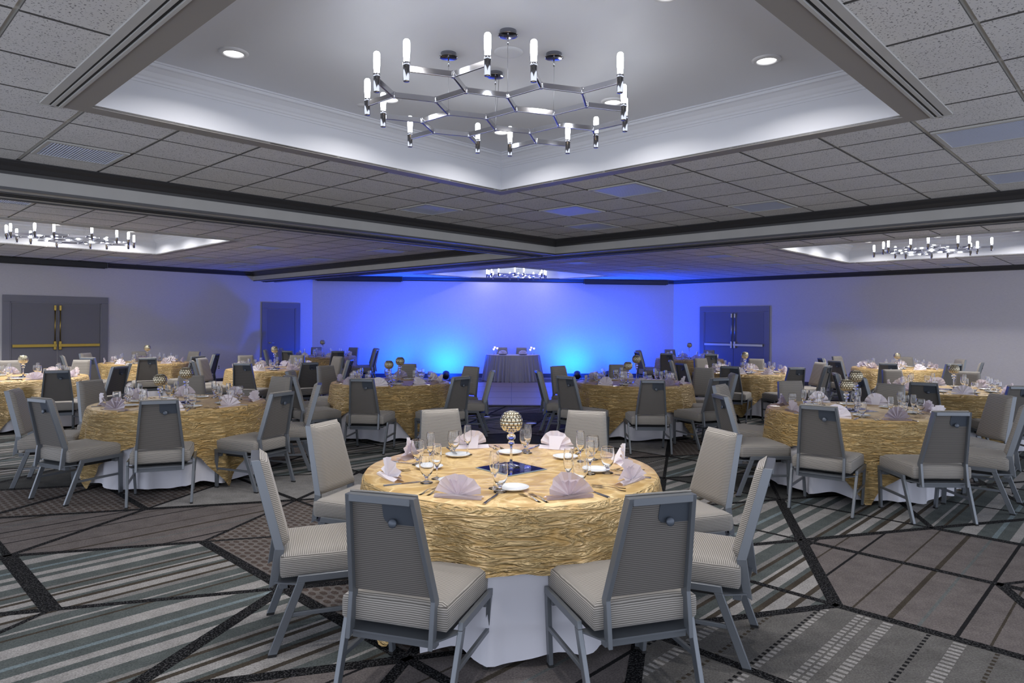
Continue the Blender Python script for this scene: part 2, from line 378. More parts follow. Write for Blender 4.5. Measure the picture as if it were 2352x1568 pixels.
# ------------------------------------------------------------------ ceilings with tray openings
TR = [(1.295, 5.10, 1.295, 5.10), (1.29, 5.06, 11.62, 15.24), (12.15, 16.03, 11.62, 15.24), (12.23, 16.08, 1.45, 5.13)]
tee_m = mat('ceiling_tee', (.68, .665, .62), .5)
def ceil_zone(a0, a1, b0, b1, holes, name='ceiling'):
    mb = MB(); As = sorted({a0, a1, *[h[0] for h in holes], *[h[1] for h in holes]}); Bs = sorted({b0, b1, *[h[2] for h in holes], *[h[3] for h in holes]})
    REG = [(LO, LO), (AW, LO), CR, CL, (LO, BW)]; DZ = .011; ks = lambda v: math.floor((v - .03) / .622)
    for i in range(len(As) - 1):
        for j in range(len(Bs) - 1):
            x0, x1, y0, y1 = As[i], As[i + 1], Bs[j], Bs[j + 1]
            if any(h[0] < (x0 + x1) / 2 < h[1] and h[2] < (y0 + y1) / 2 < h[3] for h in holes): continue
            q = clip([(x0, y0), (x1, y0), (x1, y1), (x0, y1)], REG)
            if len(q) >= 3: mb.poly([(x, y, ZC) for x, y in q[::-1]], 0)
            for p in range(ks(x0), ks(x1) + 1):
                for r_ in range(ks(y0), ks(y1) + 1):
                    u0, u1 = max(x0, .03 + .622 * p + .012), min(x1, .03 + .622 * (p + 1) - .012); v0, v1 = max(y0, .03 + .622 * r_ + .012), min(y1, .03 + .622 * (r_ + 1) - .012)
                    if u1 - u0 < .01 or v1 - v0 < .01: continue
                    q = clip([(u0, v0), (u1, v0), (u1, v1), (u0, v1)], REG)
                    if len(q) < 3: continue
                    q = q[::-1]; mb.poly([(x, y, ZC - DZ) for x, y in q], 1)
                    for k in range(len(q)):
                        A_, B_ = q[k], q[(k + 1) % len(q)]; mb.poly([(A_[0], A_[1], ZC), (B_[0], B_[1], ZC), (B_[0], B_[1], ZC - DZ), (A_[0], A_[1], ZC - DZ)], 2)
    struct(name, mb, [tee_m, tile_m, tileedge_m])
ceil_zone(LO, 8.66, LO, 7.37, [TR[0]]); ceil_zone(LO, 8.66, 8.02, BW, [TR[1]]); ceil_zone(9.30, AW, LO, BW, [TR[2], TR[3]])
TCROWN = [(0, ZT - .13), (.008, ZT - .13), (.012, ZT - .115), (.02, ZT - .11), (.024, ZT - .095), (.035, ZT - .085), (.05, ZT - .06), (.08, ZT - .035), (.10, ZT - .03), (.105, ZT - .012), (.12, ZT - .012), (.12, ZT), (0, ZT)]
for ti, (a0, a1, b0, b1) in enumerate(TR):
    mb = MB(); P = [(a0, b0), (a1, b0), (a1, b1), (a0, b1)]
    mb.prism(P, lambda x, y: (x, y, ZT), lambda x, y: (x, y, ZT + .03))
    for i in range(4):
        p, q = Vector(P[i]), Vector(P[(i + 1) % 4]); wall_slab(p, q, ZC - .012, ZT + .03, .04, mb)
    struct('ceiling', mb, paint_m)
    mb = MB(); molding(P, TCROWN, mb, True); struct('trim_%d' % (10 + ti), mb, paint_m)
    mb = MB(); molding(P, [(0, ZC - .015), (-.14, ZC - .015), (-.14, ZC + .004), (0, ZC + .004)], mb, True); struct('trim_%d' % (20 + ti), mb, taupe_m)
    # linear slot diffusers along two sides
    for s in (0, 1):
        for sd in ((0,) if s == 0 else (0,)):
            L0, L1 = (b0 - .2, b1 + .14) if s == 0 else (a0 - .2, a1 + .14)
            def bx(m, d0, d1, z0, z1, l0=L0, l1=L1):
                if s == 0: m.box(a0 - d1, a0 - d0, l0, l1, z0, z1)
                else: m.box(l0, l1, b0 - d1, b0 - d0, z0, z1)
            t = thing('air_diffuser', ['linear slot air diffuser along the left edge of', 'linear slot air diffuser along the right edge of'][s] + ' ' + ['the nearest ceiling tray', 'the left ceiling tray', 'the rear centre ceiling tray', 'the right ceiling tray'][ti], 'air vent', (0, 0, 0), RZ, 'slot air diffusers beside the ceiling trays')
            if s == 0: t.location = (*AB(a0 - .2, (b0 + b1) / 2), ZC - .011); sh = (-(a0 - .2), -(b0 + b1) / 2)
            else: t.location = (*AB((a0 + a1) / 2, b0 - .2), ZC - .011); sh = (-(a0 + a1) / 2, -(b0 - .2))
            m1 = MB(); bx(m1, .14, .158, -.014, .0); bx(m1, .178, .2, -.012, .0); bx(m1, .215, .262, -.010, .0); bx(m1, .14, .262, -.012, 0, L0, L0 + .01); bx(m1, .14, .262, -.012, 0, L1 - .01, L1)
            m2 = MB(); bx(m2, .158, .178, -.004, -.001); bx(m2, .2, .215, -.004, -.001)
            for nm, m_, mt in (('frame', m1, beam_m), ('slot', m2, trackdark_m)):
                bmesh.ops.translate(m_.b, verts=m_.b.verts[:], vec=(sh[0], sh[1], 0)); put(nm, m_, mt, t)
# beams with wall tracks
ZB = 2.80
def beam(name, rect, axis, ends):
    a0, a1, b0, b1 = rect; mb = MB(); mb.box(a0, a1, b0, b1, ZB, ZC + .02); o = struct(name, mb, beam_m)
    m = MB(); t = MB(); g = MB()
    if axis == 'a':
        c = (b0 + b1) / 2
        m.box(a0, a1, c - .10, c + .10, ZB - .012, ZB); t.box(a0, a1, c - .055, c - .02, ZB - .022, ZB - .012); t.box(a0, a1, c + .02, c + .055, ZB - .022, ZB - .012); g.box(a0, a1, c - .02, c + .02, ZB - .014, ZB - .0115)
        m.box(a0, a1, b0 - .006, b0 + .03, ZB - .012, ZB + .012); m.box(a0, a1, b1 - .03, b1 + .006, ZB - .012, ZB + .012)
    else:
        c = (a0 + a1) / 2
        m.box(c - .10, c + .10, b0, b1, ZB - .012, ZB); t.box(c - .055, c - .02, b0, b1, ZB - .022, ZB - .012); t.box(c + .02, c + .055, b0, b1, ZB - .022, ZB - .012); g.box(c - .02, c + .02, b0, b1, ZB - .014, ZB - .0115)
        m.box(a0 - .006, a0 + .03, b0, b1, ZB - .012, ZB + .012); m.box(a1 - .03, a1 + .006, b0, b1, ZB - .012, ZB + .012)
    for nm, q, mt in (('track_plate', m, track_m), ('track_rail', t, trackdark_m), ('track_groove', g, trackdark_m)): put(nm, q, mt, o)
beam('trim_30', (LO, 8.66, 7.37, 8.02), 'a', None); beam('trim_31', (8.66, 9.30, LO, BW), 'b', None)
for i, path in enumerate([[(8.66, LO), (8.66, 7.37), (LO, 7.37)], [(LO, 8.02), (8.66, 8.02), (8.66, BW)], [(9.30, BW), (9.30, LO)]]):
    mb = MB(); molding(path, CROWN, mb); struct('trim_%d' % (40 + i), mb, crown_m)
# ------------------------------------------------------------------ recessed ribbed fixtures in the tile grid
desc = ['above the left wall beam, nearest the camera on the left', 'left of the centre tile rows before the beam', 'blue-lit, largest right of the tray corner', 'blue-lit and square, behind the tray corner', 'small, just before the beam corner', 'dull, before the right beam', 'wide, cut by the right photo edge', 'lower one cut by the right photo edge']
cells = [(2, 10), (8, 10), (9, 6), (10, 8), (12, 9), (12, 5), (9, 1), (12, 1), (2, 15), (9, 19), (12, 21), (12, 17), (11, 25), (12, 27), (9, 24), (7, 26), (19, 15), (23, 16), (22, 14), (24, 14), (27, 7), (28, 5), (28, 10), (24, 10), (25, 9), (20, 10)]
fr_mb = MB(); q = .292
for x0, x1, y0, y1 in ((-q, q, -q, -q + .03), (-q, q, q - .03, q), (-q, -q + .03, -q + .03, q - .03), (q - .03, q, -q + .03, q - .03)): fr_mb.box(x0, x1, y0, y1, -.012, 0)
fr_me = fr_mb.mesh('frame', beam_m); ln = MB(); ln.box(-q + .03, q - .03, -q + .03, q - .03, -.008, 0); ln_me = ln.mesh('lens', grille_m)
FAR = ['at the left photo edge, just beyond the beam', 'beyond the beam, right of the left tray corner', 'midway between the left tray and the rear beam', 'in the left ceiling, nearest the beam junction', 'upper of two by the rear beam end at the left wall', 'lower of two by the rear beam end at the left wall', 'right of the near corner of the left tray', 'between the left tray and the black screen housing', 'just beyond the rear beam, right of the far chandelier', 'left of three above the right end of the blue wall', 'middle of three above the right end of the blue wall', 'right of three above the right end of the blue wall', 'left of two below the right tray', 'right of two below the right tray', 'nearest the right wall, above the steel-barred doors', 'upper of two above the steel-barred doors', 'second of two above the steel-barred doors', 'beyond the rear beam, left of the right tray']
for i, (ca, cb) in enumerate(cells):
    lab = ('ribbed square ceiling panel ' + desc[i]) if i < 8 else 'small ceiling panel ' + FAR[i - 8]
    t = thing('ceiling_panel', lab, 'ceiling light', (*AB(.03 + .622 * (ca + .5),   .03 + .622 * (cb + .5)), ZC - .011), RZ, 'ribbed panels in the tile ceiling')
    ob('frame', fr_me, t); ob('lens', ln_me, t)

# ------------------------------------------------------------------ downlights in the trays
TNAME = ['nearest ceiling tray', 'left ceiling tray', 'rear centre ceiling tray', 'right ceiling tray']
r_me = MB().lathe([(.062, -.001), (.064, -.014), (.082, -.012), (.095, -.004), (.095, 0)], 32).mesh('trim_ring', white_plastic_m)
l_me = MB().lathe([(0, -.003), (.062, -.004)], 32).mesh('lamp', lamp_m)
dk_me = MB().lathe([(.062, -.004), (.070, -.0145)], 32).mesh('baffle', black_m)
LAMPS = []
for dim in (1.05, 2.0, .3, 1.7):      # each tray's downlights are on their own dimmer
    la = bpy.data.lights.new('downlight', 'AREA'); la.shape = 'DISK'; la.size = .12; la.energy = DOWN_W * dim; la.color = DOWN_COL; la.spread = math.radians(150); LAMPS.append(la)
ORD = {(0, 1): 'left middle', (1, 0): 'right middle', (2, 0): 'right corner', (0, 2): 'left corner', (2, 1): 'far right side', (1, 2): 'far left side', (2, 2): 'far corner', (0, 0): 'near corner'}
for ti, (a0, a1, b0, b1) in enumerate(TR):
    for i in range(3):
        for j in range(3):
            if i == 1 and j == 1: continue
            aa = (a0 + a1) / 2 + (i - 1) * 1.25; bb = (b0 + b1) / 2 + (j - 1) * 1.25
            t = thing('downlight', 'round recessed downlight at the %s of the %s' % (ORD[(i, j)], TNAME[ti]), 'ceiling light', (*AB(aa, bb), ZT), 0, 'recessed downlights in the trays')
            ob('trim_ring', r_me, t); ob('lamp', l_me, t)
            l = ob('downlight_light', LAMPS[ti], None, (*AB(aa, bb), ZT - .02)); 
mb = MB().lathe([(0, -.012), (.07, -.012), (.09, -.006), (.095, 0)], 28)
tag(put('ceiling_speaker', mb, paint_m, None, (*AB(3.18, 3.12), ZT)), 'flat white round cover behind the chandelier canopies', 'ceiling cover')
tag(put('sprinkler_cover', MB().lathe([(0, -.008), (.035, -.008), (.042, 0)], 20), white_plastic_m, None, (*AB(3.14, 4.75), ZT)), 'small round cover by the crown moulding left of the chandelier', 'sprinkler')

# ------------------------------------------------------------------ chandeliers
G0 = math.radians(18.6); S = .262
def D(k): return Vector((math.cos(G0 + k * PI / 3), math.sin(G0 + k * PI / 3))) * S
nodes = {'c': Vector((-.036, 4.135))}
walk = [('c', 'b', 3), ('b', 'a', 4), ('b', 'd', 2), ('d', 'e', 3), ('c', 'f', 5), ('f', 'g', 0), ('g', 'h', 1), ('c', 'i', 1), ('h', 'j', 2), ('i', 'k', 2), ('k', 'l', 3), ('l', 'm', 2), ('m', 'n', 1), ('n', 'o', 0), ('k', 'p', 1), ('p', 'q', 0), ('j', 'r', 1), ('r', 's', 0), ('q', 't', 1)]
for p, q, k in walk: nodes[q] = nodes[p] + D(k)
arms = [(p, q) for p, q, k in walk] + [('i', 'j'), ('l', 'd'), ('o', 'p'), ('q', 'r')]
terms = [('a', 3), ('a', 5), ('f', 4), ('g', 5), ('h', 0), ('s', 5), ('s', 1), ('t', 0), ('t', 2), ('o', 1), ('n', 2), ('m', 3), ('e', 2), ('e', 4)]
C0 = Vector(AB(3.1975, 3.1975)); ZBAR = 3.02
arm_me = MB().box(.0, S, -.006, .006, -.017, .017, .0015).mesh('arm', chrome_m)
armt_me = MB().box(.0, S - .018, -.006, .006, -.017, .017, .0015).mesh('arm', chrome_m)
jt_me = MB().lathe([(0, -.019), (.011, -.019), (.012, -.017), (.012, .017), (.011, .019), (0, .019)], 12).mesh('joint', chrome_m)
sl_me = MB().lathe([(0, -.072), (.016, -.072), (.0185, -.068), (.0185, .013), (.021, .014), (.021, .032), (.019, .035), (0, .035)], 20).mesh('sleeve', chrome_m)
bu_me = MB().lathe([(.0155, .0355), (.0165, .055), (.019, .09), (.019, .135), (.0175, .151), (.012, .158), (0, .160)], 20).mesh('bulb', bulb_m)
ca_me = MB().lathe([(0, -.030), (.055, -.030), (.062, -.028), (.062, -.026), (.052, -.024), (.052, 0)], 28).mesh('canopy', canopy_m)
cab_me = {}
bl = bpy.data.lights.new('bulb_glow', 'POINT'); bl.energy = BULB_W; bl.color = BULB_COL; bl.shadow_soft_size = .02
CH = ['large chrome honeycomb chandelier in the nearest ceiling tray', 'chrome honeycomb chandelier over the left tables', 'small far chrome honeycomb chandelier before the blue wall', 'chrome honeycomb chandelier over the right tables']
proto = None
for ti, (a0, a1, b0, b1) in enumerate(TR):
    cx, cy = AB((a0 + a1) / 2, (b0 + b1) / 2)
    if ti == 3: cx, cy = AB(14.12, 3.15)
    if proto is None:
        proto = thing('chandelier', CH[0], 'chandelier', (cx, cy, ZBAR), 0, 'honeycomb chandeliers')
        L = lambda v: (v.x - C0.x, v.y - C0.y, 0)
        for p, q in arms:
            d = nodes[q] - nodes[p]; ob('arm', arm_me, proto, L(nodes[p]), math.atan2(d.y, d.x))
        for k in nodes: ob('joint', jt_me, proto, L(nodes[k]))
        for p, k in terms:
            e = nodes[p] + D(k); ob('arm', armt_me, proto, L(nodes[p]), math.atan2(D(k).y, D(k).x))
            ob('sleeve', sl_me, proto, L(e)); ob('bulb', bu_me, proto, L(e))
        for k in 'cljp':
            p = nodes[k]; ob('canopy', ca_me, proto, (p.x - C0.x, p.y - C0.y, ZT - ZBAR))
            put('cable', MB().tube([(0, 0, .018), (0, 0, ZT - ZBAR - .03)], .0013, 6), wire_m, proto, L(p))
            put('cable_grip', MB().tube([(0, 0, ZT - ZBAR - .085), (0, 0, ZT - ZBAR - .03)], .005, 8), chrome_m, proto, L(p))
        p = nodes['p']; put('cable', MB().tube([(0, 0, .018), (.008, .01, .1), (.02, .02, .25), (.025, .02, ZT - ZBAR - .03)], .002, 6), wire_m, proto, L(p))
    else: dup(proto, (cx, cy, ZBAR), 0, CH[ti])

# ------------------------------------------------------------------ doors
def double_door(name, x0, x1, z1, wallpos, axis, flip, hard, nleaf=2, lever=False):
    """built in local frame: x along the wall, -y into the room; origin on the wall"""
    if axis == 'b': loc = (*AB(wallpos[0], BW), 0); rz = RZ
    else: loc = (*AB(AW, wallpos[0]), 0); rz = RZ - PI / 2
    root = ob(name, None, None, loc, rz); root['kind'] = 'structure'
    W = x1 - x0; fw = .14; m = MB()
    for s in (0, 1):
        xa = 0 if s == 0 else W - fw; m.box(xa, xa + fw, -.035, 0, 0, z1 - .145, .004)
    m.box(0, W, -.035, 0, z1 - .145, z1, .004); m.box(fw - .0, fw + .025, -.028, -.0, 0, z1 - .145); m.box(W - fw - .025, W - fw, -.028, 0, 0, z1 - .145); m.box(fw, W - fw, -.028, 0, z1 - .17, z1 - .145)
    put('door_frame', m, frame_m, root)
    u0 = fw + .03; u1 = W - fw - .03; c = (u0 + u1) / 2
    spans = [(u0, c - .006), (c + .006, u1)] if nleaf == 2 else [(u0, u1)]
    for k, (p, q) in enumerate(spans):
        lf = put('door_leaf', MB().box(p, q, -.02, 0, .012, z1 - .175, .002), door_m, root)
        if lever:
            put('door_handle', MB().lathe([(0, 0), (.026, 0), (.026, .01), (.012, .014)], 16).tube([(0, 0, 0), (0, 0, .05), (.02, 0, .055), (.11, 0, .055)], .009, 8), steel_m, lf, (p + .075, -.02, 1.06)).rotation_euler = (PI / 2, 0, 0)
            continue
        mm = MB(); zb = 1.08
        mm.box(p + .01, q - .01, -.075, -.045, zb - .033, zb + .033, .004)
        bar = put('panic_bar', mm, hard, lf)
        inner = q - .045 if k == 0 else p + .045
        m2 = MB(); m2.box(inner - .028, inner + .028, -.07, -.02, zb - .10, zb + .10, .008); m2.lathe([(0, .0), (.03, 0), (.024, .02), (0, .028)], 14, (0, 0, 0))
        bmesh.ops.delete(m2.b, geom=[], context='VERTS')
        put('latch_case', m2, hard, lf)
        m3 = MB(); m3.tube([(inner, -.045, zb + .1), (inner, -.045, z1 - .33)], .011, 8); m3.box(inner - .022, inner + .022, -.06, -.02, z1 - .33, z1 - .21, .005)
        put('vertical_rod', m3, hard, lf)
    return root
double_door('door_1', 2.973, 5.039, 2.21, (2.973,), 'b', 1, brass_m)
double_door('door_2', 8.898, 10.072, 2.21, (8.898,), 'b', 1, steel_m, 1, True)
double_door('door_3', 0, 2.156, 2.20, (10.26,), 'a', 1, steel_m)
# wall outlets
for aa, lab in ((7.71, 'white wall outlet plate low on the left wall'), (7.52, 'white outlet plate half hidden by a chair on the left wall')):
    t = thing('wall_outlet', lab, 'outlet', (*AB(aa, BW), .43), RZ); put('plate', MB().box(-.035, .035, -.006, 0, -.057, .057, .002), white_plastic_m, t)
    put('socket', MB().box(-.016, .016, -.008, -.006, .012, .038).box(-.016, .016, -.008, -.006, -.038, -.012), trackdark_m, t)
# projection screen cases
def case(lab, p, q, z):
    p, q = Vector(p), Vector(q); L = (q - p).length; an = math.atan2((q - p).y, (q - p).x)
    t = thing('screen_case', lab, 'projection screen', (p.x, p.y, z), an)
    put('housing', MB().box(0, L, -.16, -.02, -.06, .06, .01), black_m, t); put('end_cap', MB().box(-.012, 0, -.165, -.015, -.066, .066, .004), track_m, t); put('end_cap', MB().box(L, L + .012, -.165, -.015, -.066, .066, .004), track_m, t)
    put('bottom_bar', MB().box(.03, L - .03, -.10, -.08, -.078, -.06), black_m, t)
case('long black screen housing on the left wall above the doors', AB(1.9, BW - .11), AB(4.95, BW - .11), 2.965)
cLx, cLy = AB(*CL); cRx, cRy = AB(*CR)
def onback(px):
    k = (px - 1176) / 1565; # X = kY on the back wall
    sx = (cRy - cLy) / (cRx - cLx); X = k * (cLy - sx * cLx) / (1 - k * sx); return Vector((X, cLy + sx * (X - cLx)))
for lab, u, v in (('black screen housing at the top left of the blue wall', 728, 924), ('black screen housing at the top right of the blue wall', 1338, 1527)):
    p, q = onback(u), onback(v); d = (q - p).normalized(); nn = Vector((d.y, -d.x)) * .115; case(lab, p + nn, q + nn, 2.955)

# ------------------------------------------------------------------ dance floor, uplights, floor boxes
t = thing('dance_floor', 'glossy portable wooden dance floor reflecting the blue wall', 'dance floor', (0, 16.35, 0))
PW = 1.22; Y0 = 13.6 - 16.35
for i in range(6):
    for j in range(4):
        hh = 1.31; put('panel', MB().box((i - 3) * PW + .006, (i - 2) * PW - .006, Y0 + j * hh + .012, Y0 + (j + 1) * hh - .012, .0, .028, .002), wood_m, t)
m = MB(); m.box(-3 * PW - .05, 3 * PW + .05, Y0 - .05, Y0 - .002, 0, .024); m.box(-3 * PW - .05, 3 * PW + .05, Y0 + 5.242, Y0 + 5.29, 0, .024); m.box(-3 * PW - .05, -3 * PW - .002, Y0, Y0 + 5.24, 0, .024); m.box(3 * PW + .002, 3 * PW + .05, Y0, Y0 + 5.24, 0, .024); m.box(-3 * PW, 3 * PW, Y0, Y0 + 5.24, 0, .012)
put('edge_ramp', m, track_m, t)
bs2 = None
bs = bpy.data.lights.new('uplight_beam', 'SPOT'); bs.energy = BLUE_W; bs.color = (0, .058, 1); bs.spot_size = math.radians(170); bs.spot_blend = 1; bs.shadow_soft_size = .06
bs2 = bs.copy(); bs2.energy = BLUE_W * 1.25; bs.energy = BLUE_W * 1.7; bs.color = (0, .07, 1)
for x, lab in ((-2.95, 'black floor uplight, far left of the blue wall lights'), (-1.9, 'black floor uplight left of the head table'), (1.93, 'black floor uplight right of the head table'), (2.85, 'black floor uplight, far right of the blue wall lights')):
    wy = 20.86 + x * .0908; y = wy - 1.0
    t = thing('uplight', lab, 'stage light', (x, y, 0), 0, 'blue uplights washing the end wall')
    mm = MB().lathe([(0, -.10), (.075, -.10), (.095, -.07), (.10, .09), (.092, .09), (.088, .07), (0, .07)], 20)
    c = put('can', mm, black_m, t, (0, 0, .15)); c.rotation_euler = (math.radians(-55), 0, 0)
    put('lens', MB().lathe([(0, .072), (.087, .072)], 20), blue_m, c)
    put('yoke', MB().box(-.115, -.105, -.02, .02, .0, .16).box(.105, .115, -.02, .02, 0, .16).box(-.115, .115, -.02, .02, 0, .012), black_m, t)
    l = ob('uplight_beam_light', bs if abs(x) < 2.2 else bs2, None, (x, y + .1, .24)); v = Vector((0, .6, .75)) if abs(x) < 2.2 else Vector((math.copysign(.75, x), .12, .55)); l.rotation_euler = v.to_track_quat('-Z', 'Y').to_euler()
for x, y, r, lab in ((-.43, 11.98, .06, 'small round silver floor box lid on the carpet'), (.33, 11.24, .085, 'larger round silver floor box lid on the carpet')):
    tag(put('floor_box', MB().lathe([(0, .006), (r * .8, .006), (r, .002), (r, 0)], 28), steel_m, None, (x, y, .001)), lab, 'floor box')

# ------------------------------------------------------------------ chair
def make_chair():
    R = thing('banquet_chair', 'x', 'chair', (0, 0, 0), 0, 'grey striped banquet chairs')
    kz, ky = .497, -.235; tz, ty = .943, -.352
    def X(z, s):   # side shift of the upright with height
        return s * (.187 if z < kz else .187 + (z - kz) / (tz - kz) * (.141 - .187))
    for s in (-1, 1):
        pr = [(-.285, .312), (-.243, .335), (-.212, kz), (ty + .024, tz), (ty - .022, tz), (ky - .024, kz + .005)]
        m = MB(); m.prism(pr, lambda y, z: (X(z, s) - .010, y, z), lambda y, z: (X(z, s) + .010, y, z), .002); put('back_upright', m, metal_m, R, recalc=True)
    m = MB(); m.prism([(ty - .022, tz - .03), (ty + .024, tz - .03), (ty + .024, tz), (ty - .022, tz)], lambda y, z: (-.135, y, z), lambda y, z: (.135, y, z), .002); put('top_rail', m, metal_m, R)
    # backrest pad (front cushion + rear panel)
    NX, NZ = 14, 18
    def yb(z): return ky + (z - kz) / (tz - kz) * (ty - ky)
    def face(sgn, wtop, wbot, off, bulge, z0, z1):
        def f(i, j):
            u = i / (NX - 1) * 2 - 1; v = j / (NZ - 1); z = z0 + (z1 - z0) * v; hw = wbot + (wtop - wbot) * v
            e = min(1, (1 - abs(u)) / .16, v / .05, (1 - v) / .07); e = math.sqrt(max(0, 1 - (1 - e) ** 2))
            return (u * hw * (1 if e > 0 else 1), yb(z) + off + bulge * (e + .12 * (1 - u * u)), z)
        return f
    m = MB(); a = m.grid(face(1, .151, .193, .024, .030, .506, .952), NX, NZ, flip=False); b = m.grid(face(1, .151, .193, .022, .0, .506, .952), NX, NZ, flip=True)
    for j in range(NZ - 1):
        m.b.faces.new((a[0][j], a[0][j + 1], b[0][j + 1], b[0][j])); m.b.faces.new((a[-1][j + 1], a[-1][j], b[-1][j], b[-1][j + 1]))
    for i in range(NX - 1):
        m.b.faces.new((a[i + 1][0], a[i][0], b[i][0], b[i + 1][0])); m.b.faces.new((a[i][-1], a[i + 1][-1], b[i + 1][-1], b[i][-1]))
    bmesh.ops.recalc_face_normals(m.b, faces=m.b.faces[:]); put('backrest', m, fabric_m, R)
    m = MB(); m.prism([(kz + .008, 0), (tz - .028, 1)] and [(-1, kz + .010), (1, kz + .010), (1, tz - .03), (-1, tz - .03)], lambda u, z: (u * (.178 + (z - kz) / (tz - kz) * (-.046)), yb(z) + .002, z), lambda u, z: (u * (.178 + (z - kz) / (tz - kz) * (-.046)), yb(z) + .024, z)); put('back_panel', m, panel_m, R)
    # handle plate with knob
    pp = [(.010, .912), (.164, .912), (.174, .822), (.045, .822)]; arc = [(.045 - .030 * math.sin(t) , .852 - .030 * math.cos(t)) for t in (0, .5, 1.05, 1.5)]
    pts = [(.134, .914), (.0, .914), (.0, .852), (.004, .838), (.014, .827), (.027, .822), (.142, .822)]
    m = MB(); m.prism(pts, lambda x, z: (x, yb(z) - .002, z), lambda x, z: (x, yb(z) + .003, z)); hp = put('handle_plate', m, plate_m, R)
    kn = put('knob', MB().lathe([(.007, 0), (.007, .012), (.018, .014), (.019, .020), (.015, .024), (0, .025)], 16), plate_m, hp, (.047, yb(.834) - .001, .828)); kn.rotation_euler = (math.radians(80), 0, 0)
    # seat
    NX, NY = 18, 18
    def seat(i, j):
        u = i / (NX - 1) * 2 - 1; v = j / (NY - 1) * 2 - 1; hw = .238 + .014 * (v + 1) / 2
        e = min(1, (1 - abs(u)) / .13, (1 - abs(v)) / .13); e = math.sqrt(max(0, 1 - (1 - e) ** 2)); return (u * hw, .013 + v * .243, .470 + .016 * e + .012 * (1 - u * u) * (1 - v * v))
    m = MB(); a = m.grid(seat, NX, NY); per = [a[i][0] for i in range(NX)] + [a[-1][j] for j in range(1, NY)] + [a[i][-1] for i in range(NX - 2, -1, -1)] + [a[0][j] for j in range(NY - 2, 0, -1)]
    prev = per
    for (k, z) in ((1.012, .455), (1.015, .42), (1.012, .385), (.985, .372)):
        cur = [m.b.verts.new((p.co.x * k, (p.co.y - .013) * k + .013, z)) for p in per]
        for i in range(len(per)):
            f = m.b.faces.new((prev[i], prev[(i + 1) % len(per)], cur[(i + 1) % len(per)], cur[i])); f.smooth = True
        prev = cur
    m.b.faces.new(prev); bmesh.ops.recalc_face_normals(m.b, faces=m.b.faces[:]); put('seat', m, fabric_m, R)
    pth = [(p[0] * 1.012, (p[1] - .013) * 1.012 + .013, .464) for p in [(-.235, -.225), (.235, -.225), (.25, .25), (-.25, .25)]]
    put('seat_pan', MB().box(-.205, .205, -.14, .21, .315, .372), rubber_m, R)
    put('rear_flange', MB().prism([(-.262, -.135), (-.262, -.16), (-.205, -.262), (.205, -.262), (.262, -.16), (.262, -.135)], lambda x, y: (x, y, .338), lambda x, y: (x, y, .345)).box(-.190, .190, -.235, -.195, .300, .337, .002), metal_m, R)
    put('front_rail', MB().box(-.262, .262, .185, .21, .315, .345, .002), metal_m, R)
    for s in (-1, 1):
        xs = s * .268
        def px(y, z, d): return (xs + d + s * (.375 - z) * .0 - s * (0 if z > .2 else 0), y, z)
        m = MB(); m.prism([(-.158, .352), (-.116, .352), (-.246, .012), (-.288, .012)], lambda y, z: (xs - .0105 + s * (z - .37) * .03, y, z), lambda y, z: (xs + .0105 + s * (z - .37) * .03, y, z), .002)
        m.mi = 1; m.prism([(-.289, .0), (-.25, .0), (-.246, .012), (-.288, .012)], lambda y, z: (xs - .0115 - s * .011, y, z), lambda y, z: (xs + .0115 - s * .011, y, z)); put('leg', m, [metal_m, rubber_m], R)
        m = MB(); m.prism([(.213, .352), (.252, .352), (.268, .012), (.232, .012)], lambda y, z: (xs - .0105 + s * (z - .37) * .06, y, z), lambda y, z: (xs + .0105 + s * (z - .37) * .06, y, z), .002)
        m.mi = 1; m.prism([(.232, .0), (.27, .0), (.268, .012), (.232, .012)], lambda y, z: (xs - .0115 - s * .022, y, z), lambda y, z: (xs + .0115 - s * .022, y, z)); put('leg', m, [metal_m, rubber_m], R)
        m = MB(); m.prism([(-.158, .352), (-.150, .386), (.252, .386), (.252, .352)], lambda y, z: (xs - .0105, y, z), lambda y, z: (xs + .0105, y, z), .002); put('side_rail', m, metal_m, R)
        m = MB(); m.box(xs - .008 - s * .008, xs + .008 - s * .008, -.205, .243, .185, .205, .0015); put('stretcher', m, metal_m, R)
    return R
CH0 = make_chair()
TOPY = -.34
K_ = 1.0
tables = {
 'A': dict(c=(0, 4.10), d='the nearest table', th=2, cl=[(.68, .0, None)]),
 'B': dict(c=(-3.57, 7.35), d='the second-row left table', th=9),
 'C': dict(c=(3.57, 7.07), d='the second-row right table', th=25),
 'D': dict(c=(-1.8, 10.15), d='the table left of the dance floor', th=-14),
 'E': dict(c=(1.85, 10.35), d='the table right of the dance floor', th=10),
 'F': dict(c=(-7.6, 10.6), d='the table at the left photo edge', th=-30),
 'G': dict(c=(-7.86, 14.6), d='the table beside the brass-barred door', th=20),
 'H': dict(c=(-4.5, 12.93), d='the table before the single door', th=0),
 'I': dict(c=(-5.0, 18.0), d='the table in the far left corner', th=30),
 'J': dict(c=(4.69, 18.0), d='the table in the far right corner', th=40),
 'K': dict(c=(4.45, 12.9), d='the table before the steel-barred doors', th=20),
 'L': dict(c=(8.2, 14.5), d='the table by the plain right wall', th=55),
 'M': dict(c=(6.1, 9.5), d='the table near the right photo edge', th=48)}
